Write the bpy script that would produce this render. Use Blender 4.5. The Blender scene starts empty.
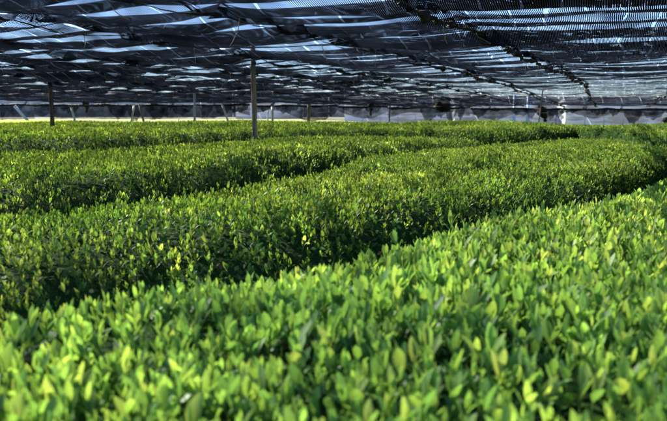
import bpy, math, random
import numpy as np
from mathutils import Matrix, Vector

# ------------------------------------------------------------------ camera, sky, sun, exposure
scene = bpy.context.scene
COL = scene.collection
R = math.radians
FPX, W0, H0 = 715.0, 667.0, 421.0           # focal length in photograph pixels
HORIZON = 112.5                             # pixel row of the horizon
CAM_Z = 1.25
PITCH = math.atan((H0 / 2 - HORIZON) / FPX)

cd = bpy.data.cameras.new('camera')
cam = bpy.data.objects.new('camera', cd)
COL.objects.link(cam)
cam.location = (0, 0, CAM_Z)
cam.rotation_euler = (R(90) - PITCH, 0, 0)
cd.sensor_width = 36.0
cd.lens = 36.0 * FPX / W0
cd.clip_start = 0.05
cd.clip_end = 3000
cd.dof.use_dof = True
cd.dof.focus_distance = 5.2
cd.dof.aperture_fstop = 4.0
scene.camera = cam

SUN_EL, SUN_AZ = 34.0, -46.0                # azimuth measured from +Y towards +X
world = bpy.data.worlds.new('World')
scene.world = world
world.use_nodes = True
wn = world.node_tree
sky = wn.nodes.new('ShaderNodeTexSky')
sky.sky_type = 'NISHITA'
sky.sun_disc = False
sky.sun_elevation = R(SUN_EL)
sky.sun_rotation = R(SUN_AZ)
sky.air_density = 0.7
sky.dust_density = 0.0
sky.ozone_density = 4.0
tint = wn.nodes.new('ShaderNodeMix')
tint.data_type = 'RGBA'
tint.blend_type = 'MULTIPLY'
tint.inputs['Factor'].default_value = 1.0
tint.inputs['B'].default_value = (1.0, 0.97, 1.02, 1)      # cool, clear spring sky
wn.links.new(sky.outputs['Color'], tint.inputs['A'])
wn.links.new(tint.outputs['Result'], wn.nodes['Background'].inputs['Color'])
wn.nodes['Background'].inputs['Strength'].default_value = 0.054

sd = bpy.data.lights.new('sun', 'SUN')
sd.energy = 5.0
sd.angle = R(0.53)
sd.color = (1.0, 0.95, 0.86)
sun = bpy.data.objects.new('sun', sd)
COL.objects.link(sun)
sdir = Vector((math.sin(R(SUN_AZ)) * math.cos(R(SUN_EL)), math.cos(R(SUN_AZ)) * math.cos(R(SUN_EL)), math.sin(R(SUN_EL))))
sun.rotation_euler = sdir.to_track_quat('Z', 'Y').to_euler()
sun.location = (-20, 10, 20)

vs = scene.view_settings
vs.view_transform = 'Standard'
vs.look = 'None'
vs.exposure = 2.58
vs.gamma = 1.0
vs.use_curve_mapping = False
cy = scene.cycles
cy.use_denoising = True
cy.max_bounces = 10
cy.diffuse_bounces = 4
cy.transmission_bounces = 6
cy.transparent_max_bounces = 40
cy.caustics_reflective = False
cy.caustics_refractive = False

rng = np.random.default_rng(7)
random.seed(7)


def ray(px, py):
    """direction of a photograph pixel, in world space"""
    x = (px - W0 / 2) / FPX
    y = -(py - H0 / 2) / FPX
    c, s = math.cos(PITCH), math.sin(PITCH)
    return np.array([x, c + y * s, -s + y * c])


def at_z(px, py, z):
    d = ray(px, py)
    t = (z - CAM_Z) / d[2]
    return np.array([0, 0, CAM_Z]) + d * t


def at_y(px, py, y):
    d = ray(px, py)
    return np.array([0, 0, CAM_Z]) + d * (y / d[1])


# ------------------------------------------------------------------ node helpers
def new_mat(name):
    m = bpy.data.materials.new(name)
    m.use_nodes = True
    nt = m.node_tree
    for n in list(nt.nodes):
        nt.nodes.remove(n)
    out = nt.nodes.new('ShaderNodeOutputMaterial')
    return m, nt, out


def N(nt, kind, **kw):
    n = nt.nodes.new(kind)
    for k, v in kw.items():
        if k in n.inputs.keys() if isinstance(k, str) else False:
            n.inputs[k].default_value = v
        else:
            setattr(n, k, v)
    return n


def L(nt, a, b):
    nt.links.new(a, b)


def mathn(nt, op, a, b=None, c=None, clamp=False):
    n = nt.nodes.new('ShaderNodeMath')
    n.operation = op
    n.use_clamp = clamp
    for i, v in enumerate((a, b, c)):
        if v is None:
            continue
        if hasattr(v, 'is_linked') or hasattr(v, 'links'):
            nt.links.new(v, n.inputs[i])
        else:
            n.inputs[i].default_value = v
    return n.outputs[0]


def ramp(nt, fac, stops):
    n = nt.nodes.new('ShaderNodeValToRGB')
    e = n.color_ramp.elements
    while len(e) < len(stops):
        e.new(0.5)
    for el, (p, c) in zip(e, stops):
        el.position = p
        el.color = (*c, 1)
    nt.links.new(fac, n.inputs[0])
    return n.outputs[0]


def simple_mat(name, c0, c1, scale=8.0, rough=0.8, bump=0.3, stretch=(1, 1, 1), spec=0.3):
    m, nt, out = new_mat(name)
    tc = nt.nodes.new('ShaderNodeTexCoord')
    mp = nt.nodes.new('ShaderNodeMapping')
    mp.inputs['Scale'].default_value = stretch
    L(nt, tc.outputs['Object'], mp.inputs[0])
    nz = N(nt, 'ShaderNodeTexNoise')
    nz.inputs['Scale'].default_value = scale
    nz.inputs['Detail'].default_value = 6
    L(nt, mp.outputs[0], nz.inputs['Vector'])
    col = ramp(nt, nz.outputs['Fac'], [(0.3, c0), (0.7, c1)])
    b = nt.nodes.new('ShaderNodeBsdfPrincipled')
    b.inputs['Roughness'].default_value = rough
    b.inputs['Specular IOR Level'].default_value = spec
    L(nt, col, b.inputs['Base Color'])
    bp = nt.nodes.new('ShaderNodeBump')
    bp.inputs['Strength'].default_value = bump
    bp.inputs['Distance'].default_value = 0.02
    L(nt, nz.outputs['Fac'], bp.inputs['Height'])
    L(nt, bp.outputs[0], b.inputs['Normal'])
    L(nt, b.outputs[0], out.inputs[0])
    return m


def leaf_mat(name, rough, trans, spec=0.5):
    """colour of every leaf is stored with the leaf itself"""
    m, nt, out = new_mat(name)
    at = nt.nodes.new('ShaderNodeAttribute')
    at.attribute_name = 'leaf_colour'
    b = nt.nodes.new('ShaderNodeBsdfPrincipled')
    b.inputs['Roughness'].default_value = rough
    b.inputs['Specular IOR Level'].default_value = spec
    L(nt, at.outputs['Color'], b.inputs['Base Color'])
    tr = nt.nodes.new('ShaderNodeBsdfTranslucent')
    mx = nt.nodes.new('ShaderNodeMix')
    mx.data_type = 'RGBA'
    mx.blend_type = 'MULTIPLY'
    mx.inputs['Factor'].default_value = 1.0
    L(nt, at.outputs['Color'], mx.inputs['A'])
    mx.inputs['B'].default_value = (1.75, 1.65, 0.8, 1)
    L(nt, mx.outputs['Result'], tr.inputs['Color'])
    ms = nt.nodes.new('ShaderNodeMixShader')
    ms.inputs[0].default_value = trans
    L(nt, b.outputs[0], ms.inputs[1])
    L(nt, tr.outputs[0], ms.inputs[2])
    L(nt, ms.outputs[0], out.inputs[0])
    return m


def net_mat(name, thread, colour, gaps=True, pitch=0.015, crease=0.30):
    """woven shade cloth: flat tapes along U and thin cross threads along V, open between them (UV in metres)"""
    m, nt, out = new_mat(name)
    uv = nt.nodes.new('ShaderNodeUVMap')
    sp = nt.nodes.new('ShaderNodeSeparateXYZ')
    L(nt, uv.outputs[0], sp.inputs[0])
    u, v = sp.outputs[0], sp.outputs[1]
    nz = N(nt, 'ShaderNodeTexNoise')
    nz.inputs['Scale'].default_value = 2.6
    nz.inputs['Detail'].default_value = 5
    L(nt, uv.outputs[0], nz.inputs['Vector'])
    wob = mathn(nt, 'MULTIPLY', nz.outputs['Fac'], 0.06)
    vv = mathn(nt, 'ADD', v, wob)
    fv = mathn(nt, 'FRACT', mathn(nt, 'MULTIPLY', vv, 1.0 / pitch))
    fu = mathn(nt, 'FRACT', mathn(nt, 'MULTIPLY', u, 1.0 / (pitch * 0.8)))
    # width of the tapes varies a little through the cloth (stretched and crowded places)
    wid = mathn(nt, 'MULTIPLY_ADD', nz.outputs['Fac'], 0.95, thread - 0.47)
    ga = nt.nodes.new('ShaderNodeAttribute')
    ga.attribute_name = 'gather'              # cloth bunched up along a cross wire
    n5 = N(nt, 'ShaderNodeTexNoise')
    n5.inputs['Scale'].default_value = 1.0
    n5.inputs['Detail'].default_value = 6
    mp5 = nt.nodes.new('ShaderNodeMapping')
    mp5.inputs['Scale'].default_value = (14, 4, 1)
    L(nt, uv.outputs[0], mp5.inputs[0])
    L(nt, mp5.outputs[0], n5.inputs['Vector'])
    pleat = mathn(nt, 'MULTIPLY_ADD', n5.outputs['Fac'], 1.6, -0.60)
    wid = mathn(nt, 'MULTIPLY_ADD', ga.outputs['Fac'], pleat, wid)
    a = mathn(nt, 'LESS_THAN', fv, wid)
    b = mathn(nt, 'LESS_THAN', fu, 0.14)
    solid = mathn(nt, 'MAXIMUM', a, b)
    if gaps:
        # pulled weave: narrow open creases running along the cloth
        n2 = N(nt, 'ShaderNodeTexNoise')
        n2.inputs['Scale'].default_value = 0.9
        L(nt, uv.outputs[0], n2.inputs['Vector'])
        vg = mathn(nt, 'ADD', v, mathn(nt, 'MULTIPLY', n2.outputs['Fac'], 0.5))
        fg = mathn(nt, 'FRACT', mathn(nt, 'MULTIPLY', vg, 1.0 / crease))
        n3 = N(nt, 'ShaderNodeTexNoise')
        n3.inputs['Scale'].default_value = 2.1
        L(nt, uv.outputs[0], n3.inputs['Vector'])
        wg = mathn(nt, 'MULTIPLY', mathn(nt, 'SUBTRACT', n3.outputs['Fac'], 0.44, clamp=True), 0.45)
        g = mathn(nt, 'LESS_THAN', fg, wg)
        g = mathn(nt, 'MULTIPLY', g, mathn(nt, 'SUBTRACT', 0.8, ga.outputs['Fac'], clamp=True))
        solid = mathn(nt, 'MULTIPLY', solid, mathn(nt, 'SUBTRACT', 1.0, g))
    bs = nt.nodes.new('ShaderNodeBsdfDiffuse')
    bs.inputs['Color'].default_value = (*colour, 1)
    tp = nt.nodes.new('ShaderNodeBsdfTransparent')
    ms = nt.nodes.new('ShaderNodeMixShader')
    L(nt, solid, ms.inputs[0])
    L(nt, tp.outputs[0], ms.inputs[1])
    L(nt, bs.outputs[0], ms.inputs[2])
    L(nt, ms.outputs[0], out.inputs[0])
    return m


M = {}
M['young'] = leaf_mat('young tea leaf', 0.5, 0.5, 0.35)
M['mature'] = leaf_mat('mature tea leaf', 0.6, 0.25, 0.12)
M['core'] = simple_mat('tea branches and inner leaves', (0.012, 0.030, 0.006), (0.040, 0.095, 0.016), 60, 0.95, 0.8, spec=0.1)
M['stem'] = simple_mat('tea stem bark', (0.05, 0.035, 0.02), (0.12, 0.085, 0.05), 30, 0.9)
M['soil'] = simple_mat('soil', (0.035, 0.024, 0.015), (0.09, 0.06, 0.04), 5, 0.95, 0.6)
M['net'] = net_mat('black shade net', 0.70, (0.014, 0.018, 0.028))
M['netdense'] = net_mat('dense black shade net', 0.78, (0.014, 0.018, 0.028), pitch=0.025)
M['netside'] = net_mat('thin side net', 0.60, (0.03, 0.03, 0.038), gaps=False, pitch=0.03)
M['bundle'] = simple_mat('bunched black net', (0.005, 0.005, 0.006), (0.035, 0.031, 0.022), 26, 0.75, 0.9)
M['twine'] = simple_mat('straw twine', (0.20, 0.17, 0.11), (0.38, 0.34, 0.25), 30, 0.9)
M['wire'] = simple_mat('weathered steel wire', (0.10, 0.10, 0.10), (0.2, 0.19, 0.18), 30, 0.5)
M['wood'] = simple_mat('weathered wood', (0.13, 0.10, 0.07), (0.33, 0.28, 0.21), 7, 0.9, 0.6, (3, 3, 0.4))
M['bark'] = simple_mat('dark barked pole', (0.05, 0.04, 0.035), (0.19, 0.155, 0.12), 9, 0.95, 0.7, (2, 2, 0.6))
M['steel'] = simple_mat('galvanised steel', (0.38, 0.40, 0.42), (0.55, 0.57, 0.58), 12, 0.42, 0.1, spec=0.6)
M['plastic'] = simple_mat('white plastic pipe', (0.38, 0.38, 0.37), (0.52, 0.52, 0.50), 10, 0.5, 0.05)
M['concrete'] = simple_mat('pale concrete', (0.24, 0.225, 0.22), (0.55, 0.52, 0.50), 1.6, 0.9, 0.3)


# ------------------------------------------------------------------ mesh helpers
def tag(o, label=None, category=None, group=None, kind=None):
    if label: o['label'] = label
    if category: o['category'] = category
    if group: o['group'] = group
    if kind: o['kind'] = kind
    return o


def empty(name, loc=(0, 0, 0)):
    o = bpy.data.objects.new(name, None)
    COL.objects.link(o)
    o.location = loc
    o.empty_display_size = 0.2
    return o


def put(name, me, mat, parent=None):
    o = bpy.data.objects.new(name, me)
    COL.objects.link(o)
    if mat is not None and not me.materials:
        me.materials.append(mat)
    if parent is not None:
        o.parent = parent
        o.matrix_parent_inverse = Matrix.Translation(-parent.location)
    return o


def np_mesh(name, verts, loops, sizes, colours=None, uvs=None, smooth=True, gather=None):
    me = bpy.data.meshes.new(name)
    nv, nl, nf = len(verts), len(loops), len(sizes)
    me.vertices.add(nv)
    me.loops.add(nl)
    me.polygons.add(nf)
    me.vertices.foreach_set('co', np.ascontiguousarray(verts, dtype=np.float32).ravel())
    me.loops.foreach_set('vertex_index', np.ascontiguousarray(loops, dtype=np.int32))
    starts = np.concatenate([[0], np.cumsum(sizes)[:-1]]).astype(np.int32)
    me.polygons.foreach_set('loop_start', starts)
    me.polygons.foreach_set('loop_total', np.asarray(sizes, dtype=np.int32))
    if smooth:
        me.polygons.foreach_set('use_smooth', np.ones(nf, dtype=bool))
    me.update(calc_edges=True)
    if colours is not None:
        a = me.attributes.new('leaf_colour', 'FLOAT_COLOR', 'POINT')
        c4 = np.ones((nv, 4), dtype=np.float32)
        c4[:, :3] = colours
        a.data.foreach_set('color', c4.ravel())
    if gather is not None:
        a = me.attributes.new('gather', 'FLOAT', 'POINT')
        a.data.foreach_set('value', np.ascontiguousarray(gather, dtype=np.float32).ravel())
    if uvs is not None:
        ul = me.uv_layers.new(name='UVMap')
        ul.data.foreach_set('uv', np.ascontiguousarray(uvs[np.asarray(loops)], dtype=np.float32).ravel())
    return me


def grid_mesh(name, P, UV=None, smooth=True, gather=None):
    """P: (nu, nv, 3) grid of points"""
    nu, nv = P.shape[:2]
    i = np.arange(nu * nv).reshape(nu, nv)
    q = np.stack([i[:-1, :-1], i[1:, :-1], i[1:, 1:], i[:-1, 1:]], -1).reshape(-1, 4)
    return np_mesh(name, P.reshape(-1, 3), q.ravel(), np.full(len(q), 4),
                   uvs=None if UV is None else UV.reshape(-1, 2), smooth=smooth, gather=gather)


def tube_mesh(name, pts, radii, n=8, cap=True, rough=0.0):
    pts = np.asarray(pts, float)
    k = len(pts)
    radii = np.broadcast_to(np.asarray(radii, float), (k,))
    tan = np.gradient(pts, axis=0)
    tan /= np.linalg.norm(tan, axis=1)[:, None] + 1e-9
    ref = np.array([0.0, 0, 1]) if abs(tan[0][2]) < 0.9 else np.array([1.0, 0, 0])
    V = []
    for p, t, r in zip(pts, tan, radii):
        a = np.cross(t, ref)
        a /= np.linalg.norm(a) + 1e-9
        b = np.cross(t, a)
        ang = np.arange(n) * 2 * math.pi / n
        rr = r * (1 + rough * rng.uniform(-1, 1, n))
        V.append(p + rr[:, None] * (np.cos(ang)[:, None] * a + np.sin(ang)[:, None] * b))
    V = np.concatenate(V)
    i = np.arange(k * n).reshape(k, n)
    j = np.roll(i, -1, axis=1)
    q = np.stack([i[:-1], j[:-1], j[1:], i[1:]], -1).reshape(-1, 4)
    loops = list(q.ravel())
    sizes = [4] * len(q)
    if cap:
        loops += list(i[0][::-1]) + list(i[-1])
        sizes += [n, n]
    return np_mesh(name, V, np.array(loops), np.array(sizes), smooth=True)


def join_meshes(name, parts):
    """several tube meshes that belong to one part"""
    V, Lp, S, off = [], [], [], 0
    for me in parts:
        n = len(me.vertices)
        co = np.zeros(n * 3, np.float32); me.vertices.foreach_get('co', co)
        li = np.zeros(len(me.loops), np.int32); me.loops.foreach_get('vertex_index', li)
        lt = np.zeros(len(me.polygons), np.int32); me.polygons.foreach_get('loop_total', lt)
        V.append(co.reshape(-1, 3)); Lp.append(li + off); S.append(lt); off += n
        bpy.data.meshes.remove(me)
    return np_mesh(name, np.concatenate(V), np.concatenate(Lp), np.concatenate(S))


def nz2(x, y, s=1.0, seed=0.0):
    """smooth cheap noise, about -1..1"""
    x = x * s + seed * 3.7; y = y * s - seed * 1.9
    return (np.sin(1.7 * x + 0.9 * y + 0.3) + np.sin(-1.1 * x + 2.3 * y + 1.7) + np.sin(2.9 * x - 1.3 * y + 4.1) * 0.7
            + np.sin(0.6 * x + 3.7 * y + 2.2) * 0.6) / 3.3


def sstep(a, b, x):
    t = np.clip((x - a) / (b - a), 0, 1)
    return t * t * (3 - 2 * t)


# ------------------------------------------------------------------ the ground
TOP = 0.76                                   # mean height of the plucked tea surface
FIELD_Y = 39.0


def ground_z(x, y):
    bank = 0.825 - 0.42 * sstep(-2, 6, x)
    return bank * sstep(FIELD_Y - 1.0, FIELD_Y + 2.2, y) + 0.012 * nz2(x, y, 1.5)


gx = np.concatenate([np.linspace(-900, -60, 12), np.linspace(-50, 50, 120), np.linspace(60, 900, 12)])
gy = np.concatenate([np.linspace(-60, -8, 8), np.linspace(-6, 60, 130), np.linspace(66, 1500, 20)])
GX, GY = np.meshgrid(gx, gy, indexing='ij')
me = grid_mesh('ground', np.stack([GX, GY, ground_z(GX, GY)], -1))
m, nt, out = new_mat('soil and pale grass')
geo = nt.nodes.new('ShaderNodeNewGeometry')
sp = nt.nodes.new('ShaderNodeSeparateXYZ')
L(nt, geo.outputs['Position'], sp.inputs[0])
nz = N(nt, 'ShaderNodeTexNoise'); nz.inputs['Scale'].default_value = 3.0; nz.inputs['Detail'].default_value = 8
L(nt, geo.outputs['Position'], nz.inputs['Vector'])
soilc = ramp(nt, nz.outputs['Fac'], [(0.3, (0.03, 0.021, 0.013)), (0.7, (0.085, 0.058, 0.036))])
grassc = ramp(nt, nz.outputs['Fac'], [(0.3, (0.09, 0.12, 0.03)), (0.7, (0.20, 0.215, 0.08))])
farc = ramp(nt, nz.outputs['Fac'], [(0.3, (0.05, 0.05, 0.035)), (0.7, (0.12, 0.11, 0.07))])
f1 = mathn(nt, 'GREATER_THAN', mathn(nt, 'MULTIPLY_ADD', nz.outputs['Fac'], 1.2, sp.outputs[1]), FIELD_Y - 0.6)
f2 = mathn(nt, 'GREATER_THAN', mathn(nt, 'MULTIPLY_ADD', nz.outputs['Fac'], 3.0, sp.outputs[1]), FIELD_Y + 9)
mx = nt.nodes.new('ShaderNodeMix'); mx.data_type = 'RGBA'
L(nt, f1, mx.inputs['Factor']); L(nt, soilc, mx.inputs['A']); L(nt, grassc, mx.inputs['B'])
mx2 = nt.nodes.new('ShaderNodeMix'); mx2.data_type = 'RGBA'
L(nt, f2, mx2.inputs['Factor']); L(nt, mx.outputs['Result'], mx2.inputs['A']); L(nt, farc, mx2.inputs['B'])
b = nt.nodes.new('ShaderNodeBsdfPrincipled'); b.inputs['Roughness'].default_value = 0.95
b.inputs['Specular IOR Level'].default_value = 0.1
L(nt, mx2.outputs['Result'], b.inputs['Base Color'])
bp = nt.nodes.new('ShaderNodeBump'); bp.inputs['Strength'].default_value = 0.6; bp.inputs['Distance'].default_value = 0.05
L(nt, nz.outputs['Fac'], bp.inputs['Height']); L(nt, bp.outputs[0], b.inputs['Normal'])
L(nt, b.outputs[0], out.inputs[0])
tag(put('ground', me, m), kind='structure')


# ------------------------------------------------------------------ leaves
def leaf_template(lod):
    """(t along, s across -1..1, lift) of the vertices, and faces"""
    if lod == 0:
        rows = [(0.16, 0.50), (0.40, 0.96), (0.65, 0.92), (0.87, 0.50)]
        v = [(0.0, 0.0, 0.0)]
        for t, w in rows:
            v += [(t, -w, 0.30 * w), (t, 0.0, 0.0), (t, w, 0.30 * w)]
        v.append((1.0, 0.0, 0.05))
        f = [(0, 2, 1), (0, 3, 2)]
        for k in range(3):
            a = 1 + 3 * k; c = a + 3
            f += [(a, a + 1, c + 1, c), (a + 1, a + 2, c + 2, c + 1)]
        f += [(10, 11, 13), (11, 12, 13)]
    elif lod == -1:                          # near leaves too many to carry the full outline
        rows = [(0.30, 0.84), (0.70, 0.86)]
        v = [(0.0, 0.0, 0.0)]
        for t, w in rows:
            v += [(t, -w, 0.30 * w), (t, 0.0, 0.0), (t, w, 0.30 * w)]
        v.append((1.0, 0.0, 0.05))
        f = [(0, 2, 1), (0, 3, 2), (1, 2, 5, 4), (2, 3, 6, 5), (4, 5, 7), (5, 6, 7)]
    elif lod == 1:
        v = [(0, 0, 0), (0.55, -1, 0.3), (0.5, 0, 0), (0.55, 1, 0.3), (1, 0, 0.05)]
        f = [(0, 2, 1), (0, 3, 2), (1, 2, 4), (2, 3, 4)]
    else:
        v = [(0, 0, 0), (0.55, -1, 0.1), (1, 0, 0), (0.55, 1, 0.1)]
        f = [(0, 3, 2, 1)]
    return np.array(v, float), f


def build_leaves(name, B, A, Nn, Ln, Wd, curl, C, lod):
    """B base, A axis (unit), Nn face normal (unit), Ln length, Wd half width, curl outward bend, C colour"""
    tv, tf = leaf_template(lod)
    S = np.cross(A, Nn)
    t = tv[:, 0][None, :, None]; s = tv[:, 1][None, :, None]; l = tv[:, 2][None, :, None]
    V = (B[:, None] + A[:, None] * (t * Ln[:, None, None]) + S[:, None] * (s * Wd[:, None, None])
         + Nn[:, None] * (l * Wd[:, None, None] - (curl * Ln)[:, None, None] * t * t))
    n, k = len(B), len(tv)
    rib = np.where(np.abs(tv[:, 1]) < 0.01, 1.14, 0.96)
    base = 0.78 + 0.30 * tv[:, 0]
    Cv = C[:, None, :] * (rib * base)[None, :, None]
    flat = np.concatenate([np.array(f) for f in tf])
    sz = np.array([len(f) for f in tf])
    loops = (flat[None, :] + (np.arange(n) * k)[:, None]).ravel()
    return np_mesh(name, V.reshape(-1, 3), loops, np.tile(sz, n), Cv.reshape(-1, 3))


def unit(a):
    return a / (np.linalg.norm(a, axis=-1, keepdims=True) + 1e-9)


# deep green .. pale yellow green
FRESH = np.array([[0.122, 0.262, 0.080], [0.155, 0.305, 0.078], [0.195, 0.345, 0.080], [0.245, 0.375, 0.084], [0.350, 0.430, 0.120]])
OLIVE = np.array([[0.060, 0.150, 0.035], [0.095, 0.200, 0.036], [0.145, 0.250, 0.042], [0.210, 0.300, 0.052], [0.300, 0.360, 0.090]])
MATURE = np.array([[0.030, 0.085, 0.018], [0.042, 0.110, 0.022], [0.058, 0.135, 0.028], [0.080, 0.165, 0.034]])


def shoots(P, nrm, lod, size, tall, yellow, pal):
    """young shoots: a bud and three or four upright leaves round a stem. returns leaf arrays"""
    n = len(P)
    up = np.array([0, 0, 1.0])
    ax = unit(nrm * 0.35 + up * 1.0 + rng.normal(0, 0.16, (n, 3)))
    ref = unit(np.cross(ax, rng.normal(0, 1, (n, 3))))
    ref2 = np.cross(ax, ref)
    a0 = rng.uniform(0, 6.283, n)
    sz = size * rng.uniform(0.72, 1.18, n)
    kk = 4 if lod <= 1 else 3
    tone = np.clip(yellow + rng.normal(0, 0.15, n), 0, 1)
    out = [[], [], [], [], [], [], []]
    stems = []
    for i in range(kk):
        f = i / (kk - 1)                     # 0 outermost lower leaf .. 1 bud
        az = a0 + i * 2.4 + rng.normal(0, 0.25, n)
        rad = np.cos(az)[:, None] * ref + np.sin(az)[:, None] * ref2
        tilt = np.clip((0.62 - 0.50 * f) + rng.normal(0, 0.13, n), 0.03, 1.1)
        A = ax * np.cos(tilt)[:, None] + rad * np.sin(tilt)[:, None]
        Nn = unit(ax * np.sin(tilt)[:, None] - rad * np.cos(tilt)[:, None])
        ln = sz * (1.0 - 0.25 * abs(f - 0.45) * 2) * rng.uniform(0.8, 1.15, n)
        wd = ln * (0.205 - 0.10 * max(0, f - 0.6)) * rng.uniform(0.85, 1.12, n)
        B = P + ax * ((f * 0.62 * sz) + tall)[:, None] - ax * 0.018
        curl = rng.uniform(0.02, 0.22, n) * (1 - 0.7 * f)
        ti = np.clip(tone + (f - 0.5) * 0.45 + rng.normal(0, 0.10, n), 0, 0.999) * 4
        i0 = ti.astype(int); fr = (ti - i0)[:, None]
        C = pal[i0] * (1 - fr) + pal[np.minimum(i0 + 1, 4)] * fr
        C = C * rng.uniform(0.8, 1.2, (n, 1))
        for q, arr in zip(out, (B, A, Nn, ln, wd, curl, C)):
            q.append(arr)
    return [np.concatenate(q) for q in out], ax


def old_leaves(P, nrm, size):
    n = len(P)
    az = rng.normal(0, 1, (n, 3))
    Nn = unit(nrm * 0.9 + np.array([0, 0, 0.35]) + az * 0.45)
    A = unit(np.cross(Nn, rng.normal(0, 1, (n, 3))) + 0.2 * nrm)
    Nn = unit(Nn - A * (Nn * A).sum(1, keepdims=True))
    ln = size * rng.uniform(0.75, 1.3, n)
    C = MATURE[rng.integers(0, 4, n)] * rng.uniform(0.75, 1.3, (n, 1))
    brown = rng.random(n) < 0.02
    C[brown] = np.array([0.20, 0.13, 0.06]) * rng.uniform(0.7, 1.3, (brown.sum(), 1))
    return [P - A * (ln * 0.5)[:, None], A, Nn, ln, ln * rng.uniform(0.19, 0.25, n), rng.uniform(0.0, 0.2, n), C]


# ------------------------------------------------------------------ tea hedges between the traced alleys
def line(px, ext0=None, ext1=None, z=TOP - 0.02, n=160):
    """alley traced in the photograph, laid on the level of the tea tops; ends run on straight"""
    P = np.array([at_z(x, y, z)[:2] for x, y in px])
    if ext0:
        d = P[0] - P[1]; P = np.vstack([P[0] + d / np.linalg.norm(d) * ext0, P])
    if ext1:
        d = P[-1] - P[-2]; P = np.vstack([P, P[-1] + d / np.linalg.norm(d) * ext1])
    s = np.concatenate([[0], np.cumsum(np.linalg.norm(np.diff(P, axis=0), axis=1))])
    q = np.linspace(0, s[-1], n)
    X = np.stack([np.interp(q, s, P[:, 0]), np.interp(q, s, P[:, 1])], -1)
    for _ in range(6):                       # ease the corners
        X[1:-1] = 0.25 * X[:-2] + 0.5 * X[1:-1] + 0.25 * X[2:]
    return X


d41 = np.array([math.sin(R(41)), math.cos(R(41))])
n41 = np.array([-d41[1], d41[0]])
t_ = np.linspace(-2.2, 9.0, 160)[:, None]
G0 = n41 * -0.28 + d41 * t_
G1 = line([(0, 315), (52, 287), (150, 272), (250, 260), (353, 243), (448, 219), (536, 204), (607, 190), (640, 177), (667, 164)], 1.4, 3.0)
G2 = line([(-60, 210), (0, 205), (100, 197), (210, 187), (260, 179), (310, 171), (350, 163), (400, 154), (450, 148.5),
           (500, 144), (545, 140.5), (580, 138.8), (612, 140), (636, 146), (652, 150.5), (675, 151), (702, 149)], 1.5)
G2b = line([(-60, 210), (0, 205), (100, 197), (210, 187), (260, 179), (310, 171), (350, 163), (400, 154), (450, 148.5), (500, 144)], 2.5)
G3 = line([(-60, 160), (0, 158), (60, 157), (130, 153), (200, 148), (260, 143), (330, 141), (420, 142), (470, 142.6), (503, 143)], 3.0)
G3b = line([(-60, 160), (0, 158), (60, 157), (130, 153), (200, 148), (260, 143), (330, 141), (420, 142), (480, 143), (530, 141.2), (560, 138.5), (578, 134.6)], 3.5)
G4 = line([(-60, 136), (0, 135.6), (90, 137), (150, 134), (250, 131.5), (330, 131), (390, 131), (440, 130), (490, 128.3), (545, 128.8), (578, 133.2)], 4.0)
P1 = line([(574, 134), (585, 136.5), (612, 138.4), (640, 143.8), (660, 147.4), (690, 147.2), (720, 145)], None, 2.0)
P2 = line([(575, 133), (588, 129.8), (620, 128.4), (667, 127.6), (740, 127.6)], None, 2.0)
G4b = line([(-60, 136), (0, 135.6), (90, 137), (150, 134), (250, 131.5), (330, 131), (390, 131), (440, 130), (490, 128.3), (575, 128.6), (640, 127.8), (740, 127.4)], 4.0)
G5 = line([(-60, 129.5), (0, 129.2), (120, 129.8), (250, 127.6), (330, 127.8), (420, 126.6), (500, 126.2), (600, 126.0), (740, 125.8)], 4.0)
G6 = line([(-60, 125.8), (0, 125.6), (150, 126.0), (300, 124.8), (450, 124.9), (600, 124.4), (740, 124.4)], 4.0)
G7 = line([(-60, 122.5), (0, 122.4), (200, 122.5), (400, 122.6), (600, 122.7), (740, 122.7)], 3.0)


def top_z(x, y):
    z = TOP + 0.020 * nz2(x, y, 0.9, 1) + 0.014 * nz2(x, y, 2.6, 2)
    # small rises and dips in the bed
    z = z + 0.05 * np.exp(-(((x - 3.0) / 1.6) ** 2 + ((y - 8.6) / 1.8) ** 2))
    z = z + 0.06 * np.exp(-(((x + 0.1) / 1.1) ** 2 + ((y - 7.2) / 1.2) ** 2))
    z = z + 0.09 * nz2(x, y, 0.42, 5) * sstep(9, 16, y) - 0.04 * sstep(22, 34, y) - 0.17 * sstep(0, 7, x) * sstep(16, 27, y)
    return z


GAP = 0.17


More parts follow.
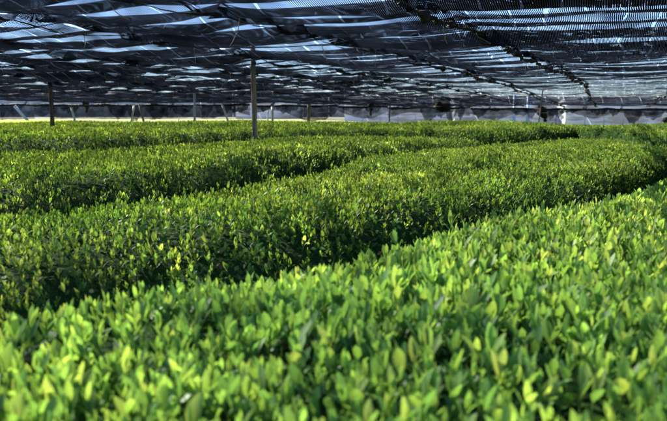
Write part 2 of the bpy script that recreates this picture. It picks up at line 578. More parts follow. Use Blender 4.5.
def hedge(name, Ga, Gb, label, young_m2, old_m2, lod, size, yellow, singles=0, tallp=0.03, rise=0.0, R0=0.50, drop=0.40, gap=GAP, pal=None):
    pal = OLIVE if pal is None else pal
    w = np.linalg.norm(Gb - Ga, axis=1)
    # ---- inner mass of branches, as a rounded bank
    prof = [(0.0, 0.0), (0.0, 0.10), (0.0, 0.22), (0.0, 0.40)]

    def surf(e):
        q = np.clip(e / R0, 0, 1)
        return -drop * (1 - np.sqrt(np.clip(1 - (1 - q) ** 2, 0, 1)))

    hw = w / 2 - gap
    ok = hw > 0.10
    rows_ = []
    es = np.concatenate([[0], np.linspace(0.0, 1, 9)[1:] ** 1.6])
    cent = (Ga + Gb) / 2
    dirab = unit(Gb - Ga)
    idx = np.where(ok)[0]
    prof_pts = []
    for i in idx:
        c, d, h = cent[i], dirab[i], hw[i]
        line_ = []
        offs = np.concatenate([[-h, -h], -h + h * es[1:], (h - h * es[1:])[::-1][1:], [h, h]])
        for j, o in enumerate(offs):
            p = c + d * o
            e = h - abs(o)
            tz = top_z(p[0], p[1]) + rise
            z = tz + surf(e) - 0.055 + 0.012 * nz2(p[0], p[1], 9.0)
            if j == 0 or j == len(offs) - 1:
                z = 0.0
                p = c + d * (o * 0.99)
            line_.append((p[0], p[1], z))
        prof_pts.append(line_)
    Pg = np.array(prof_pts)
    loc = Pg[:, Pg.shape[1] // 2].mean(0); loc[2] = 0
    root = empty(name, tuple(loc))
    tag(root, label, 'tea hedge', 'clipped tea hedges')
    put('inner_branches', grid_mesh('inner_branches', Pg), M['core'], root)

    # ---- sample the top and the rounded shoulders
    def sample(density, flank):
        # cells of the bed, weighted by their true area (the rows fan out)
        K = 8
        q = np.array([-1.0, 1.0]) if flank else np.linspace(-1, 1, K + 1)
        G = cent[:, None] + dirab[:, None] * (q[None, :] * np.maximum(hw, 0)[:, None])[..., None]
        if flank:
            area = np.linalg.norm(np.diff(G, axis=0), axis=2) * 0.45 * np.array([[1.4, 0.6]])
        else:
            e1 = G[1:, 1:] - G[:-1, :-1]; e2 = G[1:, :-1] - G[:-1, 1:]
            area = np.abs(e1[..., 0] * e2[..., 1] - e1[..., 1] * e2[..., 0]) / 2
        tot = int(area.sum() * density)
        if tot == 0:
            return np.zeros((0, 3)), np.zeros((0, 3))
        cell = rng.choice(area.size, tot, p=(area / area.sum()).ravel())
        i, kq = np.unravel_index(cell, area.shape)
        f = rng.random(tot)
        c = cent[i] * (1 - f)[:, None] + cent[i + 1] * f[:, None]
        d = unit(dirab[i] * (1 - f)[:, None] + dirab[i + 1] * f[:, None])
        h = hw[i] * (1 - f) + hw[i + 1] * f
        if flank:
            side = np.where(kq == 0, -1.0, 1.0)
            p = c + d * (side * h)[:, None]
            z = top_z(p[:, 0], p[:, 1]) + rise - drop - rng.random(tot) * 0.36
            nn = np.concatenate([d * side[:, None], np.full((tot, 1), 0.25)], 1)
            p3 = np.concatenate([p + d * (side * rng.uniform(-0.03, 0.03, tot))[:, None], z[:, None]], 1)
            good = h > 0.12
        else:
            o = (-1 + 2 * (kq + rng.random(tot)) / K) * h
            e = h - np.abs(o)
            p = c + d * o[:, None]
            z = top_z(p[:, 0], p[:, 1]) + rise + surf(e)
            sl = np.clip(1 - e / R0, 0, 1)
            nn = np.concatenate([d * (np.sign(o) * sl * 1.0)[:, None], (1.05 - 0.75 * sl)[:, None]], 1)
            p3 = np.concatenate([p, z[:, None]], 1)
            good = h > 0.12
        # keep what can be seen from about here
        good &= (p3[:, 1] > 0.1) & (np.abs(p3[:, 0]) < 1.1 + 0.52 * np.maximum(p3[:, 1], 0))
        return p3[good], unit(nn[good])

    Py, Ny = sample(young_m2, False)
    n = len(Py)
    # shoots stand less densely where the bush was plucked thin; patches differ in colour
    keep = rng.random(n) < np.clip(0.78 + 0.6 * nz2(Py[:, 0], Py[:, 1], 2.1, 3) + 0.3 * nz2(Py[:, 0], Py[:, 1], 7.0, 5), 0.2, 1)
    keep &= rng.random(n) < np.clip(0.9 * Ny[:, 2] + 0.3, 0.62, 1)      # fewer new shoots low on the shoulders
    Py, Ny = Py[keep], Ny[keep]
    n = len(Py)
    Py = Py + np.array([0, 0, 1]) * rng.uniform(-0.035, 0.012, (n, 1))
    tall = np.where(rng.random(n) < tallp, rng.uniform(0.02, 0.055, n), 0.0)
    yel = yellow - 0.22 * (1 - Ny[:, 2]) + 0.24 * nz2(Py[:, 0], Py[:, 1], 1.1, 6) + 0.10 * nz2(Py[:, 0], Py[:, 1], 5.0, 8)  # shade on the rounded shoulders is put into the shoot tone
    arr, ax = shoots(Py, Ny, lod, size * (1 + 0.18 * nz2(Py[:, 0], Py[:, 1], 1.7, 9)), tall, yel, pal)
    # flank: sparse shoots, mostly mature foliage
    Pf, Nf = sample(young_m2 * 0.45, True)
    if len(Pf):
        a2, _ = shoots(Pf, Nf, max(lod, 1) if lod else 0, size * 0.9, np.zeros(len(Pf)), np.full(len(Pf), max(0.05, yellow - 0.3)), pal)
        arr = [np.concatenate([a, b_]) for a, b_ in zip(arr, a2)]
    # ---- the leaves that show largest become objects of their own
    if singles:
        B, A, Nn, ln, wd, cu, C = arr
        mid = B + A * (ln * 0.5)[:, None]
        rel = mid - np.array([0, 0, CAM_Z])
        c, s = math.cos(PITCH), math.sin(PITCH)
        dep = rel[:, 1] * c - rel[:, 2] * s
        upc = rel[:, 1] * s + rel[:, 2] * c
        px = W0 / 2 + FPX * rel[:, 0] / dep; py = H0 / 2 - FPX * upc / dep
        inside = (px > 6) & (px < W0 - 6) & (py > 118) & (py < H0 - 6) & (dep > 0.4)
        facing = np.abs((Nn * unit(rel)).sum(1))
        score = np.where(inside, ln * wd / dep ** 2 * (0.35 + facing) * (0.6 + 12 * np.clip(mid[:, 2] - top_z(mid[:, 0], mid[:, 1]), 0, 0.08)), -1)
        pick = np.argsort(-score)[:singles]
        rest = np.ones(len(B), bool); rest[pick] = False
        variants = [LEAF_VARIANTS[k] for k in range(len(LEAF_VARIANTS))]
        pale = C[:, 0] + C[:, 1]
        order = np.argsort(pale[pick])
        for rank, k in zip(range(len(pick)), pick[order]):
            v = min(len(variants) - 1, int(rank / len(pick) * len(variants)))
            S = np.cross(A[k], Nn[k])
            mt = Matrix(((S[0] * wd[k], A[k][0] * ln[k], Nn[k][0] * ln[k] * 0.5, B[k][0]),
                         (S[1] * wd[k], A[k][1] * ln[k], Nn[k][1] * ln[k] * 0.5, B[k][1]),
                         (S[2] * wd[k], A[k][2] * ln[k], Nn[k][2] * ln[k] * 0.5, B[k][2]), (0, 0, 0, 1)))
            o = bpy.data.objects.new('leaf', variants[v])
            COL.objects.link(o)
            o.parent = root
            o.matrix_parent_inverse = Matrix.Translation(-root.location)
            o.matrix_basis = mt
        arr = [a[rest] for a in arr]
    if lod == 0:
        k3 = np.arange(3) * 2.0944
        sid = unit(np.cross(ax, np.array([0.3, 0.9, 0.1])))
        sid2 = np.cross(ax, sid)
        ring = np.cos(k3)[None, :, None] * sid[:, None] + np.sin(k3)[None, :, None] * sid2[:, None]
        lo = (Py - ax * 0.05)[:, None] + ring * 0.0016
        hi = (Py + ax * (0.62 * size + tall)[:, None])[:, None] + ring * 0.0010
        Vs = np.concatenate([lo, hi], 1).reshape(-1, 3)
        fq = np.array([0, 1, 4, 3, 1, 2, 5, 4, 2, 0, 3, 5])
        lp = (fq[None] + (np.arange(len(Py)) * 6)[:, None]).ravel()
        Cs = np.tile(np.array([[0.14, 0.24, 0.06]]), (len(Vs), 1))
        tag(put('shoot_stems', np_mesh('shoot_stems', Vs, lp, np.full(3 * len(Py), 4), Cs), M['young'], root), kind='stuff')
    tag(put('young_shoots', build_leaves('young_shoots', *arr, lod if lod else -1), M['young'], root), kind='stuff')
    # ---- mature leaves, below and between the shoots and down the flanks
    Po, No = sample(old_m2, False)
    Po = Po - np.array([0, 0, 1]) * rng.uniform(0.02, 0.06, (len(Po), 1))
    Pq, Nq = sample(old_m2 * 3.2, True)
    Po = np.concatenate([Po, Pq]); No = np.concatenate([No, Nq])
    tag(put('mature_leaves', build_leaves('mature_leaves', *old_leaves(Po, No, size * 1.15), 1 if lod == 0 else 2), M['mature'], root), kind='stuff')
    if lod <= 1:                              # twiggy stems seen low on the flanks
        ts = []
        for i in idx[::5]:
            for k in range(2):
                b0 = cent[i] - dirab[i] * (hw[i] * rng.uniform(0.75, 0.98))
                e0 = b0 - dirab[i] * 0.02 + rng.normal(0, 0.06, 2)
                ts.append(tube_mesh('t', [(b0[0], b0[1], 0.0), ((b0[0] + e0[0]) / 2 + rng.normal(0, .015), (b0[1] + e0[1]) / 2, 0.2), (e0[0], e0[1], 0.43)], [0.012, 0.009, 0.005], 5))
        tag(put('woody_stems', join_meshes('woody_stems', ts), M['stem'], root), kind='stuff')
    return root


LEAF_VARIANTS = []
tv, tf = leaf_template(0)
for k in range(14):
    f = (k + 0.5) / 14
    pal = FRESH
    ti = f * 3.99; i0 = int(ti)
    c = pal[i0] * (1 - (ti - i0)) + pal[min(i0 + 1, 4)] * (ti - i0)
    curl = rng.uniform(0.04, 0.30)
    V = np.stack([tv[:, 1], tv[:, 0], tv[:, 2] * 0.45 - curl * tv[:, 0] ** 2], -1)
    rib = np.where(np.abs(tv[:, 1]) < 0.01, 1.14, 0.96) * (0.78 + 0.30 * tv[:, 0])
    me = np_mesh('leaf', V, np.concatenate([np.array(q) for q in tf]), np.array([len(q) for q in tf]), c[None, :] * rib[:, None])
    me.materials.append(M['young'])
    LEAF_VARIANTS.append(me)

hedge('tea_hedge', G0, G1, 'nearest tea hedge, its big bright green shoots blurred along the bottom', 1250, 400, 0, 0.057, 0.46, singles=300, R0=0.36, drop=0.32, pal=FRESH)
hedge('tea_hedge', G1, G2, 'broad tea hedge right behind the nearest one, ending in a rounded mound', 1120, 1050, 1, 0.036, 0.52, singles=300, tallp=0.06, R0=0.68, drop=0.48)
hedge('tea_hedge', G2b, G3, 'third tea hedge from the front, its shaded dark flank crossing the left half', 1050, 500, 2, 0.041, 0.5, rise=0.06, R0=0.6, drop=0.45)
hedge('tea_hedge', G3b, G4, 'fourth tea hedge from the front, just behind the foot of the tall wooden post', 560, 240, 2, 0.048, 0.5, rise=0.18, R0=0.95, drop=0.55, gap=0.25)
hedge('tea_hedge', P1, P2, 'mounded tea hedge at the right edge behind the rounded mound', 560, 240, 2, 0.048, 0.5, rise=0.14)
hedge('tea_hedge', G4b, G5, 'fifth tea hedge from the front, third from the far bank', 330, 130, 2, 0.058, 0.52, rise=0.08, R0=1.0, drop=0.5, gap=0.32)
hedge('tea_hedge', G5, G6, 'sixth tea hedge from the front, last but one before the far bank', 220, 80, 2, 0.068, 0.55, rise=0.02, R0=0.95, drop=0.5, gap=0.32)
hedge('tea_hedge', G6, G7, 'farthest tea hedge, along the foot of the pale grass bank', 125, 40, 2, 0.078, 0.55, rise=0.02)

# ------------------------------------------------------------------ the shade canopy
CA = 22.0
U = np.array([math.sin(R(CA)), math.cos(R(CA))])
V = np.array([-math.cos(R(CA)), math.sin(R(CA))])
NET_FAR = 38.5


def canopy_base(x, y):
    zf = 1.86 - 0.20 * sstep(-4, 6, x)
    k = sstep(20, NET_FAR, y)
    return 2.10 * (1 - k) + zf * k


seams = [-9.0, -6.2, -3.6, -1.2, 1.25, 3.1, 4.9, 6.9, 9.0, 11.4, 14.0, 16.8, 20.0, 23.6, 27.5]
ORD = ['first', 'second', 'third', 'fourth', 'fifth', 'sixth', 'seventh', 'eighth', 'ninth', 'tenth', 'eleventh', 'twelfth', 'thirteenth', 'fourteenth']


def seam_v(j, u):
    return seams[j] + 0.16 * np.sin(u * 0.21 + j * 1.7) + 0.05 * np.sin(u * 0.9 + j)


def canopy_z(u, v, tv, j, lam_k):
    x = u * U[0] + v * V[0]; y = u * U[1] + v * V[1]
    z = canopy_base(x, y)
    # the cloth slopes down from one cross wire and is pulled up again to the next
    k = 0.045
    un = np.maximum(u + 6, 0)
    l0 = 0.40 * lam_k
    ph = np.log1p(un * k) / k / l0
    ph = ph + 0.20 * nz2(v, u, 0.55, 1) + 0.09 * nz2(v, u, 1.5, 4) + (j * 0.37 if j > 8 else j * 0.11)
    lam = l0 * (1 + k * un)
    p = ph - np.floor(ph)
    saw = np.where(p < 0.76, p / 0.76, (1 - p) / 0.24)
    saw = saw * saw * (3 - 2 * saw) * 0.45 + saw * 0.55
    cell = np.floor(ph)
    rnd = np.sin(cell * 12.9898 + j * 78.233) * 43758.5453
    rnd = rnd - np.floor(rnd)
    steep = np.clip(1.05 / np.maximum(y, 2.0), 0.026, 0.17)
    left = (0.9 + 0.75 * sstep(4, 9, v)) * (1.15 - 0.15 * sstep(8, 12, y))
    amp = lam * steep * left * (0.45 + 0.95 * rnd) * (1.0 + 0.5 * nz2(u, v, 0.9, 7))
    z = z - amp * saw * (0.3 + 0.7 * sstep(2.5, 4.5, y))
    # slack across the sheet, pulled up at the seams
    z = z - 0.05 * lam_k * np.sin(math.pi * tv) ** 0.8 + (0.020 if j > 5 else 0.010) * nz2(u, v, 3.3, 2) + (0.012 if j > 5 else 0.0) * nz2(u, v, 8.0, 3)
    return z, sstep(2.5, 4.5, y) * sstep(0.60, 0.84, p) * (0.75 + 0.25 * np.sin(v * 9 + u * 2))


for j in range(2, len(seams) - 1):
    vm = (seams[j] + seams[j + 1]) / 2
    u0 = (2.1 - vm * V[1]) / U[1]
    u1 = (NET_FAR - vm * V[1]) / U[1]
    nu = int((u1 - u0) / 0.06)
    uu = np.linspace(u0, u1, nu)[:, None]
    tv_ = np.linspace(0, 1, 15)[None, :]
    va = seam_v(j, uu); vb = seam_v(j + 1, uu)
    vv = va + (vb - va) * tv_ + np.where(tv_ < 0.01, -0.05, 0) + np.where(tv_ > 0.99, 0.05, 0)
    lam_k = 1.0 + 0.40 * sstep(5, 11, vm)
    z, gath = canopy_z(uu + 0 * vv, vv, tv_ + 0 * uu, j, lam_k)
    z = z + (0.012 if j % 2 else 0.0)
    Pn = np.stack([uu * U[0] + vv * V[0], uu * U[1] + vv * V[1], z], -1)
    UV = np.stack([uu + 0 * vv, vv], -1)
    c = Pn[nu // 2, 7]
    root = empty('shade_net_sheet', (c[0], c[1], c[2]))
    tag(root, 'sagging black shade net sheet overhead, %s from the right' % ORD[j - 2], 'shade net', 'overhead shade net sheets')
    put('net_cloth', grid_mesh('net_cloth', Pn, UV, gather=gath), M['netdense' if j > 5 else 'net'], root)
    # bunched edge along the seam, tied to its wire
    su = np.arange(u0, u1, 0.09)
    sv = seam_v(j, su)
    sx = su * U[0] + sv * V[0]; sy = su * U[1] + sv * V[1]
    hang = 0.5 + 0.5 * nz2(su, sv, 1.4, j)
    sz = canopy_base(sx, sy) - 0.05 - 0.07 * hang - 0.03 * np.abs(np.sin(su * 2.1 + j))
    thick = (1.0 - 0.55 * sstep(4, 9, seams[j])) * (1 if j < 5 else 0.25 + 0.75 * sstep(9, 14, sy))
    rad = (0.35 + 0.65 * np.abs(np.sin(su * 9.2 + 1.5 * np.sin(su * 1.9)))) * (0.012 + 0.040 * np.clip(nz2(su, sv, 3.1, j + 3) + 0.1, 0, 1) ** 1.3 + 0.014 * rng.random(len(su))) * thick
    ctr = np.stack([sx + 0.02 * rng.normal(size=len(su)), sy, sz], -1)
    edge = put('bunched_edge', tube_mesh('bunched_edge', ctr, rad, 7, True, 0.45), M['bundle'], root)
    wz = canopy_base(sx, sy)
    put('seam_wire', tube_mesh('seam_wire', np.stack([sx, sy, wz + 0.02], -1)[::6], 0.004, 5), M['wire'], root)
    # loose ends of straw twine where the edge is tied
    k = 0
    while k < len(su):
        if 4.0 < sy[k] < 26 and abs(sx[k]) < 1 + 0.5 * sy[k]:
            p = np.array([sx[k], sy[k], sz[k]])
            ln = rng.uniform(0.10, 0.26)
            sw = rng.normal(0, 0.05, 2)
            pts = [p + np.array([0, 0, rad[k] + .01])]
            pts += [p + np.array([sw[0] * t * t + rng.normal(0, .006), sw[1] * t + (-rad[k] - .008), -ln * t]) for t in np.linspace(0, 1, 6)]
            put('twine', tube_mesh('twine', pts, 0.0034, 5), M['twine'], edge)
        k += int(rng.integers(9, 26))

# ------------------------------------------------------------------ posts
def post(name, px, y, ztop, r, mat, label, cat, py_ref=125, lean=(0, 0), zbot=None, knots=True, n=10):
    x = at_y(px, py_ref, y)[0]
    zb = ground_z(np.array(x), np.array(y)) if zbot is None else zbot
    zb = float(zb) - 0.05
    root = empty(name, (x, y, max(zb, 0)))
    tag(root, label, cat)
    t = np.linspace(0, 1, 22)
    pts = np.stack([x + lean[0] * t + 0.006 * np.sin(t * 9 + px), y + lean[1] * t, zb + (ztop - zb) * t], -1)
    rr = r * (1.06 - 0.12 * t)
    if knots:
        rr = rr * (1 + 0.06 * np.sin(t * 31 + px) * rng.random(22))
    put('shaft', tube_mesh('shaft', pts, rr, n, True, 0.05 if knots else 0.0), mat, root)
    k = 15
    th = np.linspace(0, 6.283 * 4, 50)
    f = (np.clip((2.02 - zb) / (ztop - zb), 0.2, 0.95))
    wx = x + lean[0] * f; wy = y + lean[1] * f; wz = zb + (ztop - zb) * f
    put('tie_wire', tube_mesh('tie_wire', np.stack([wx + 1.09 * r * np.cos(th), wy + 1.09 * r * np.sin(th), wz + 0.012 * th / 6.283], -1), 0.004, 5), M['wire'], root)
    return root


post('wooden_post', 254.5, 11.9, 2.32, 0.043, M['wood'], 'tall weathered grey wooden post standing left of centre among the tea', 'post', 140)
post('wooden_post', 52.5, 20.0, 2.16, 0.058, M['bark'], 'dark knobbly wooden post near the left edge of the tea field', 'post', 127)
post('steel_pipe_post', 195.0, 25.0, 2.18, 0.040, M['steel'], 'pale galvanised pipe post between the two wooden posts', 'post', 122, knots=False)
post('thin_pole', 389.5, 36.5, 1.85, 0.034, M['bark'], 'thin dark upright pole under the net right of the centre', 'pole', 122)
post('thin_pole', 536.0, 24.0, 2.05, 0.020, M['wood'], 'thin brown pole rising through the net right of the blue door frame', 'pole', 120, lean=(0.2, 0))


def leaning(px0, py0, px1, py1, y, r, mat, label, name='leaning_pole'):
    a = at_y(px0, py0, y); b = at_y(px1, py1, y)
    d = b - a
    g = float(ground_z(a[0], a[1]))
    if a[2] > g:                              # run the foot on down to the ground
        a = a + d * ((g - 0.03 - a[2]) / d[2])
    root = empty(name, tuple(a))
    tag(root, label, 'pole', 'poles along the far edge of the canopy')
    t = np.linspace(0, 1, 8)[:, None]
    pts = a + (b - a) * t
    put('shaft', tube_mesh('shaft', pts, r, 9), mat, root)
    put('end_cap', tube_mesh('end_cap', np.stack([b - (b - a) * 0.02, b + (b - a) * 0.01]), r * 1.12, 9), mat, root)


leaning(28, 121, 15, 106.5, 38.2, 0.075, M['plastic'], 'white pipe leaning to the left at the far left edge')
leaning(75, 121, 71.5, 108, 38.4, 0.055, M['plastic'], 'short white stake right of the dark wooden post')
leaning(131.5, 121, 134, 106, 38.4, 0.05, M['plastic'], 'white stake crossing beside the grey leaning stake')
leaning(143.5, 121, 139.5, 105, 38.2, 0.06, M['wood'], 'greyish wooden stake leaning left, halfway to the pipe post')
leaning(228, 121, 222, 104, 38.3, 0.055, M['plastic'], 'white stake leaning left just left of the tall post')
leaning(272.5, 122, 272.5, 107, 38.3, 0.065, M['plastic'], 'upright white pipe just right of the tall post')
leaning(267.5, 122, 268, 110, 38.6, 0.04, M['steel'], 'thin grey pipe beside the upright white one')
leaning(308.5, 122, 309, 104, 38.3, 0.085, M['wood'], 'stout brown stake wrapped in net right of the white pipes')

# ------------------------------------------------------------------ net hanging along the far edge
def curtain(px0, px1, y, top_px, low, label, mat='netside', folds=1.0):
    a = at_y(px0, 112, y)[0]; b = at_y(px1, 112, y)[0]
    n = max(24, int((b - a) / 0.05))
    s = np.linspace(0, 1, n)[:, None]; t = np.linspace(0, 1, 12)[None, :]
    x = a + (b - a) * s + 0 * t
    zt = at_y(0, top_px, y)[2]
    lowz = np.array([at_y(0, q, y)[2] for q in low])
    zl = np.interp(s[:, 0], np.linspace(0, 1, len(low)), lowz)[:, None]
    zl = zl + 0.03 * nz2(x[:, :1], x[:, :1] * 0 + y, 4.0)
    z = zt + (zl - zt) * t
    yy = y + 0.05 * folds * np.sin(x * 7 + 2 * t + nz2(x, z, 1.2) * 2) + 0.12 * folds * nz2(x, z, 0.9) * t
    root = empty('hanging_net', ((a + b) / 2, y, zt))
    tag(root, label, 'net curtain', 'nets hanging along the far edge')
    put('net_cloth', grid_mesh('net_cloth', np.stack([x, yy, z], -1), np.stack([x, z], -1)), M[mat], root)
    # loose swags of doubled net looped up along the edge
    c0 = a
    while c0 < b - 0.5:
        ww = rng.uniform(0.4, 1.7); dz = rng.uniform(0.12, 0.8)
        ss = np.linspace(0, 1, 18)[:, None]; tt = np.linspace(0, 1, 7)[None, :]
        xx = c0 + min(ww, b - c0) * ss + 0.1 * np.sin(tt * 3)
        zz = zt - 0.02 - dz * (np.sin(math.pi * ss) ** rng.uniform(0.5, 1.4)) * tt - 0.3 * ss * tt * rng.uniform(-1, 1) + 0.05 * np.sin(ss * 23 + c0) * tt
        put('net_swag', grid_mesh('net_swag', np.stack([xx, y - 0.16 + 0.05 * np.sin(xx * 9) + 0.05 * tt + 0 * xx, zz], -1), np.stack([xx, zz], -1)), M['net'], root)
        c0 += ww * rng.uniform(0.55, 1.3)
    kk = np.linspace(0, 1, 60)
    xs = a + (b - a) * kk
    put('rolled_hem', tube_mesh('rolled_hem', np.stack([xs, y - 0.03 + 0 * xs, zt - 0.02 - 0.05 * np.abs(np.sin(xs * 1.3))], -1),
                                0.05 + 0.05 * np.clip(nz2(xs, xs, 1.7), 0, 1), 8, True, 0.3), M['bundle'], root)
    return root


curtain(-60, 34, 38.7, 104, [119, 118, 120, 119], 'grey see-through net hanging at the far left edge')
curtain(34, 50, 38.6, 104, [114, 117, 113], 'short dark net hanging left of the dark wooden post', 'net', 1.6)
curtain(50, 142, 38.8, 104.5, [119.5, 118, 119.5, 118.5], 'long grey see-through net right of the dark wooden post')
curtain(142, 214, 38.7, 104.5, [119.5, 119, 117.5, 119], 'grey see-through net behind the galvanised pipe post')
curtain(214, 250, 38.6, 104, [119, 114, 112, 116], 'grey net gathered up just left of the tall post')
curtain(256, 300, 38.7, 105, [113, 110, 112, 119], 'torn net hanging around the upright white pipe')
curtain(300, 338, 38.6, 105, [119, 121, 120, 110], 'dark doubled net beside the stout brown stake', 'net', 1.4)
curtain(338, 388, 38.7, 106, [111, 117, 119, 112], 'net scalloped between the brown stake and thin dark pole')
curtain(388, 470, 38.6, 107, [118, 112, 114, 112, 116], 'net scalloped right of the thin dark pole')
curtain(470, 545, 38.7, 108, [114, 121, 112, 114], 'ragged net hanging in front of the blue door frame')
curtain(545, 690, 38.6, 108.5, [117, 112, 119, 112, 117, 113, 118], 'short ragged net fringe above the pale tunnel at right')


def bundle(px, py0, py1, y, wpx, label):
    a = at_y(px, py0, y); b = at_y(px + 1.5, py1, y)
    r = wpx / 2 * y / FPX
    t = np.linspace(0, 1, 14)
    pts = a + (b - a) * t[:, None]
    pts[:, 0] += 0.25 * r * np.sin(t * 7 + px)
    rad = r * np.array([.35, .8, 1, 1.05, .95, .8, .6, .5, .42, .38, .3, .34, .28, .12])
    root = empty('net_bundle', tuple(a))
    tag(root, label, 'net bundle', 'bundled nets hanging from the canopy edge')
    put('bunched_net', tube_mesh('bunched_net', pts, rad, 10, True, 0.3), M['bundle'], root)
    th = np.linspace(0, 18.8, 30)
    put('twine', tube_mesh('twine', np.stack([pts[5, 0] + rad[5] * 1.02 * np.cos(th), pts[5, 1] + rad[5] * 1.02 * np.sin(th), pts[5, 2] + 0.01 * np.sin(th * .3)], -1), 0.008, 5), M['twine'], root)


bundle(543, 107, 122, 33.0, 12, 'black bundled net dangling at right above the pale tunnel')
bundle(85.5, 100, 113, 37.5, 7, 'small black bundled net dangling between the left stakes')
bundle(370, 103, 116, 36.5, 6, 'black bundled net dangling left of the thin dark pole')
bundle(441, 103, 112, 33.0, 16, 'wide black bundled net sagging at the canopy edge, middle right')
bundle(665, 118, 127, 33.0, 7, 'black bundled net at the right picture edge')

# ------------------------------------------------------------------ vinyl tunnels and a low wall beyond the bank
m, nt, out = new_mat('milky vinyl film')
tc = nt.nodes.new('ShaderNodeTexCoord')
nzv = N(nt, 'ShaderNodeTexNoise'); nzv.inputs['Scale'].default_value = 1.1; nzv.inputs['Detail'].default_value = 6
mpv = nt.nodes.new('ShaderNodeMapping'); mpv.inputs['Scale'].default_value = (0.45, 1, 3.2)
L(nt, tc.outputs['Object'], mpv.inputs[0]); L(nt, mpv.outputs[0], nzv.inputs['Vector'])
b = nt.nodes.new('ShaderNodeBsdfPrincipled')
L(nt, ramp(nt, nzv.outputs['Fac'], [(0.44, (0.05, 0.06, 0.08)), (0.56, (0.50, 0.53, 0.58))]), b.inputs['Base Color'])  # shiny streaks on the film painted as pale and dark colour
b.inputs['Roughness'].default_value = 0.25
bp = nt.nodes.new('ShaderNodeBump'); bp.inputs['Strength'].default_value = 0.8; bp.inputs['Distance'].default_value = 0.15
L(nt, nzv.outputs['Fac'], bp.inputs['Height']); L(nt, bp.outputs[0], b.inputs['Normal'])
tr = nt.nodes.new('ShaderNodeBsdfTranslucent'); tr.inputs['Color'].default_value = (0.7, 0.72, 0.76, 1)
ms = nt.nodes.new('ShaderNodeMixShader'); ms.inputs[0].default_value = 0.3
L(nt, b.outputs[0], ms.inputs[1]); L(nt, tr.outputs[0], ms.inputs[2]); L(nt, ms.outputs[0], out.inputs[0])
M['vinyl'] = m
M['bluepaint'] = simple_mat('pale blue painted frame', (0.30, 0.44, 0.62), (0.42, 0.55, 0.72), 4, 0.5, 0.05)


def tunnel(px0, px1, y, h, label, door=False):
    a = at_y(px0, 112, y)[0]; b_ = at_y(px1, 112, y)[0]
    gz = float(ground_z(np.array((a + b_) / 2), np.array(y)))
    w = 2.0
    root = empty('vinyl_tunnel', ((a + b_) / 2, y + w / 2, gz))
    tag(root, label, 'vinyl tunnel', 'low vinyl tunnels beyond the tea')
    nx = int((b_ - a) / 0.15)
    s = np.linspace(0, 1, nx)[:, None]; th = np.linspace(0, math.pi, 16)[None, :]
    x = a + (b_ - a) * s + 0 * th
    hoop = np.abs(np.cos(math.pi * (x - a) / 1.2)) * 0.04
    P = np.stack([x, y + w / 2 - (w / 2 - 0.04 + hoop) * np.cos(th), gz - 0.03 + (h - 0.05 + hoop) * np.sin(th) ** 0.7 + 0.02 * nz2(x, th * 2, 2)], -1)
    put('film_cover', grid_mesh('film_cover', P), M['vinyl'], root)
    for ex in (a + 0.01, b_ - 0.01):          # film across both ends
        ang = np.linspace(0, math.pi, 16)[:, None]; rr = np.linspace(0.02, 1, 5)[None, :]
        Pe = np.stack([ex + 0.03 * nz2(ang * 2, rr * 4, 1.0), y + w / 2 - (w / 2 - 0.03) * np.cos(ang) * rr, gz - 0.03 + (h - 0.04) * np.sin(ang) ** 0.7 * rr], -1)
        put('end_film', grid_mesh('end_film', Pe), M['vinyl'], root)
    k = a
    tt = np.linspace(0, math.pi, 14)
    while k < b_ + 0.05:
        put('hoop', tube_mesh('hoop', np.stack([0 * tt + k, y + w / 2 - (w / 2 + 0.03) * np.cos(tt), gz - 0.03 + (h + 0.03) * np.sin(tt) ** 0.7], -1), 0.02, 6), M['steel'], root)
        k += 1.2
    if door:
        for dx in (0.0, 0.9):
            put('door_frame', tube_mesh('door_frame', [(b_ - 3.0 + dx, y - 0.1, gz - 0.03), (b_ - 3.0 + dx, y - 0.1, gz + h * 0.98)], 0.10, 8), M['bluepaint'], root)
    return root


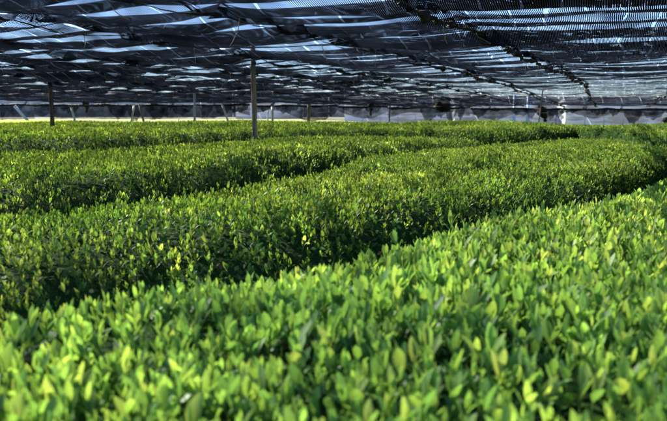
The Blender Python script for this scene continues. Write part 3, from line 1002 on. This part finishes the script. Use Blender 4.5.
tunnel(455, 560, 47, 2.0, 'pale vinyl tunnel with blue door frame, right of the centre', True)
tunnel(566, 720, 45, 1.9, 'long pale vinyl tunnel at the right edge')
tunnel(345, 452, 49, 2.0, 'pale vinyl tunnel behind the thin dark pole')
tunnel(236, 302, 48, 2.0, 'pale vinyl tunnel behind the tall wooden post')

# ------------------------------------------------------------------ dark wood added to fill the bright gaps under the canopy edge
wx = np.linspace(-260, 260, 420)[:, None]; wt = np.linspace(0, math.pi, 13)[None, :]
wh = 1.6 + 0.5 * nz2(wx, wx * 0, 0.11) + 0.3 * nz2(wx, wx * 0, 0.5, 3)
Pw = np.stack([wx + 0 * wt, 150 - 6 * np.cos(wt) + 1.2 * nz2(wx, wt * 3, 1.0), 0.3 + wh * np.sin(wt) ** 0.6 + 0.5 * nz2(wx, wt * 4, 1.3, 5) * np.sin(wt)], -1)
M['wood_added'] = simple_mat('added dark trees', (0.010, 0.018, 0.010), (0.04, 0.06, 0.03), 0.7, 0.95, 1.0, spec=0.1)
tag(put('added_wood', grid_mesh('added_wood', Pw), M['wood_added']), 'low dark wood added along the horizon to darken gaps beyond the nets', 'wood', kind='stuff')

wroot = empty('concrete_wall', tuple(at_y(100, 112, 54) * np.array([1, 1, 0]) + np.array([0, 0, 0.98])))
tag(wroot, 'low pale concrete wall behind the hanging nets on the left', 'wall')
x0w, x1w = at_y(-120, 112, 54)[0], at_y(330, 112, 54)[0]
k = x0w
while k < x1w:
    bm = np.array([(k + .02, 54, 0.9), (k + 2.36, 54, 0.9), (k + 2.36, 54.25, 0.9), (k + .02, 54.25, 0.9)])
    top = bm.copy(); top[:, 2] = 2.75 + rng.uniform(-.01, .01)
    Vv = np.vstack([bm, top])
    F = [(0, 1, 5, 4), (1, 2, 6, 5), (2, 3, 7, 6), (3, 0, 4, 7), (4, 5, 6, 7), (3, 2, 1, 0)]
    put('panel', np_mesh('panel', Vv, np.array(F).ravel(), np.full(6, 4), smooth=False), M['concrete'], wroot)
    k += 2.4
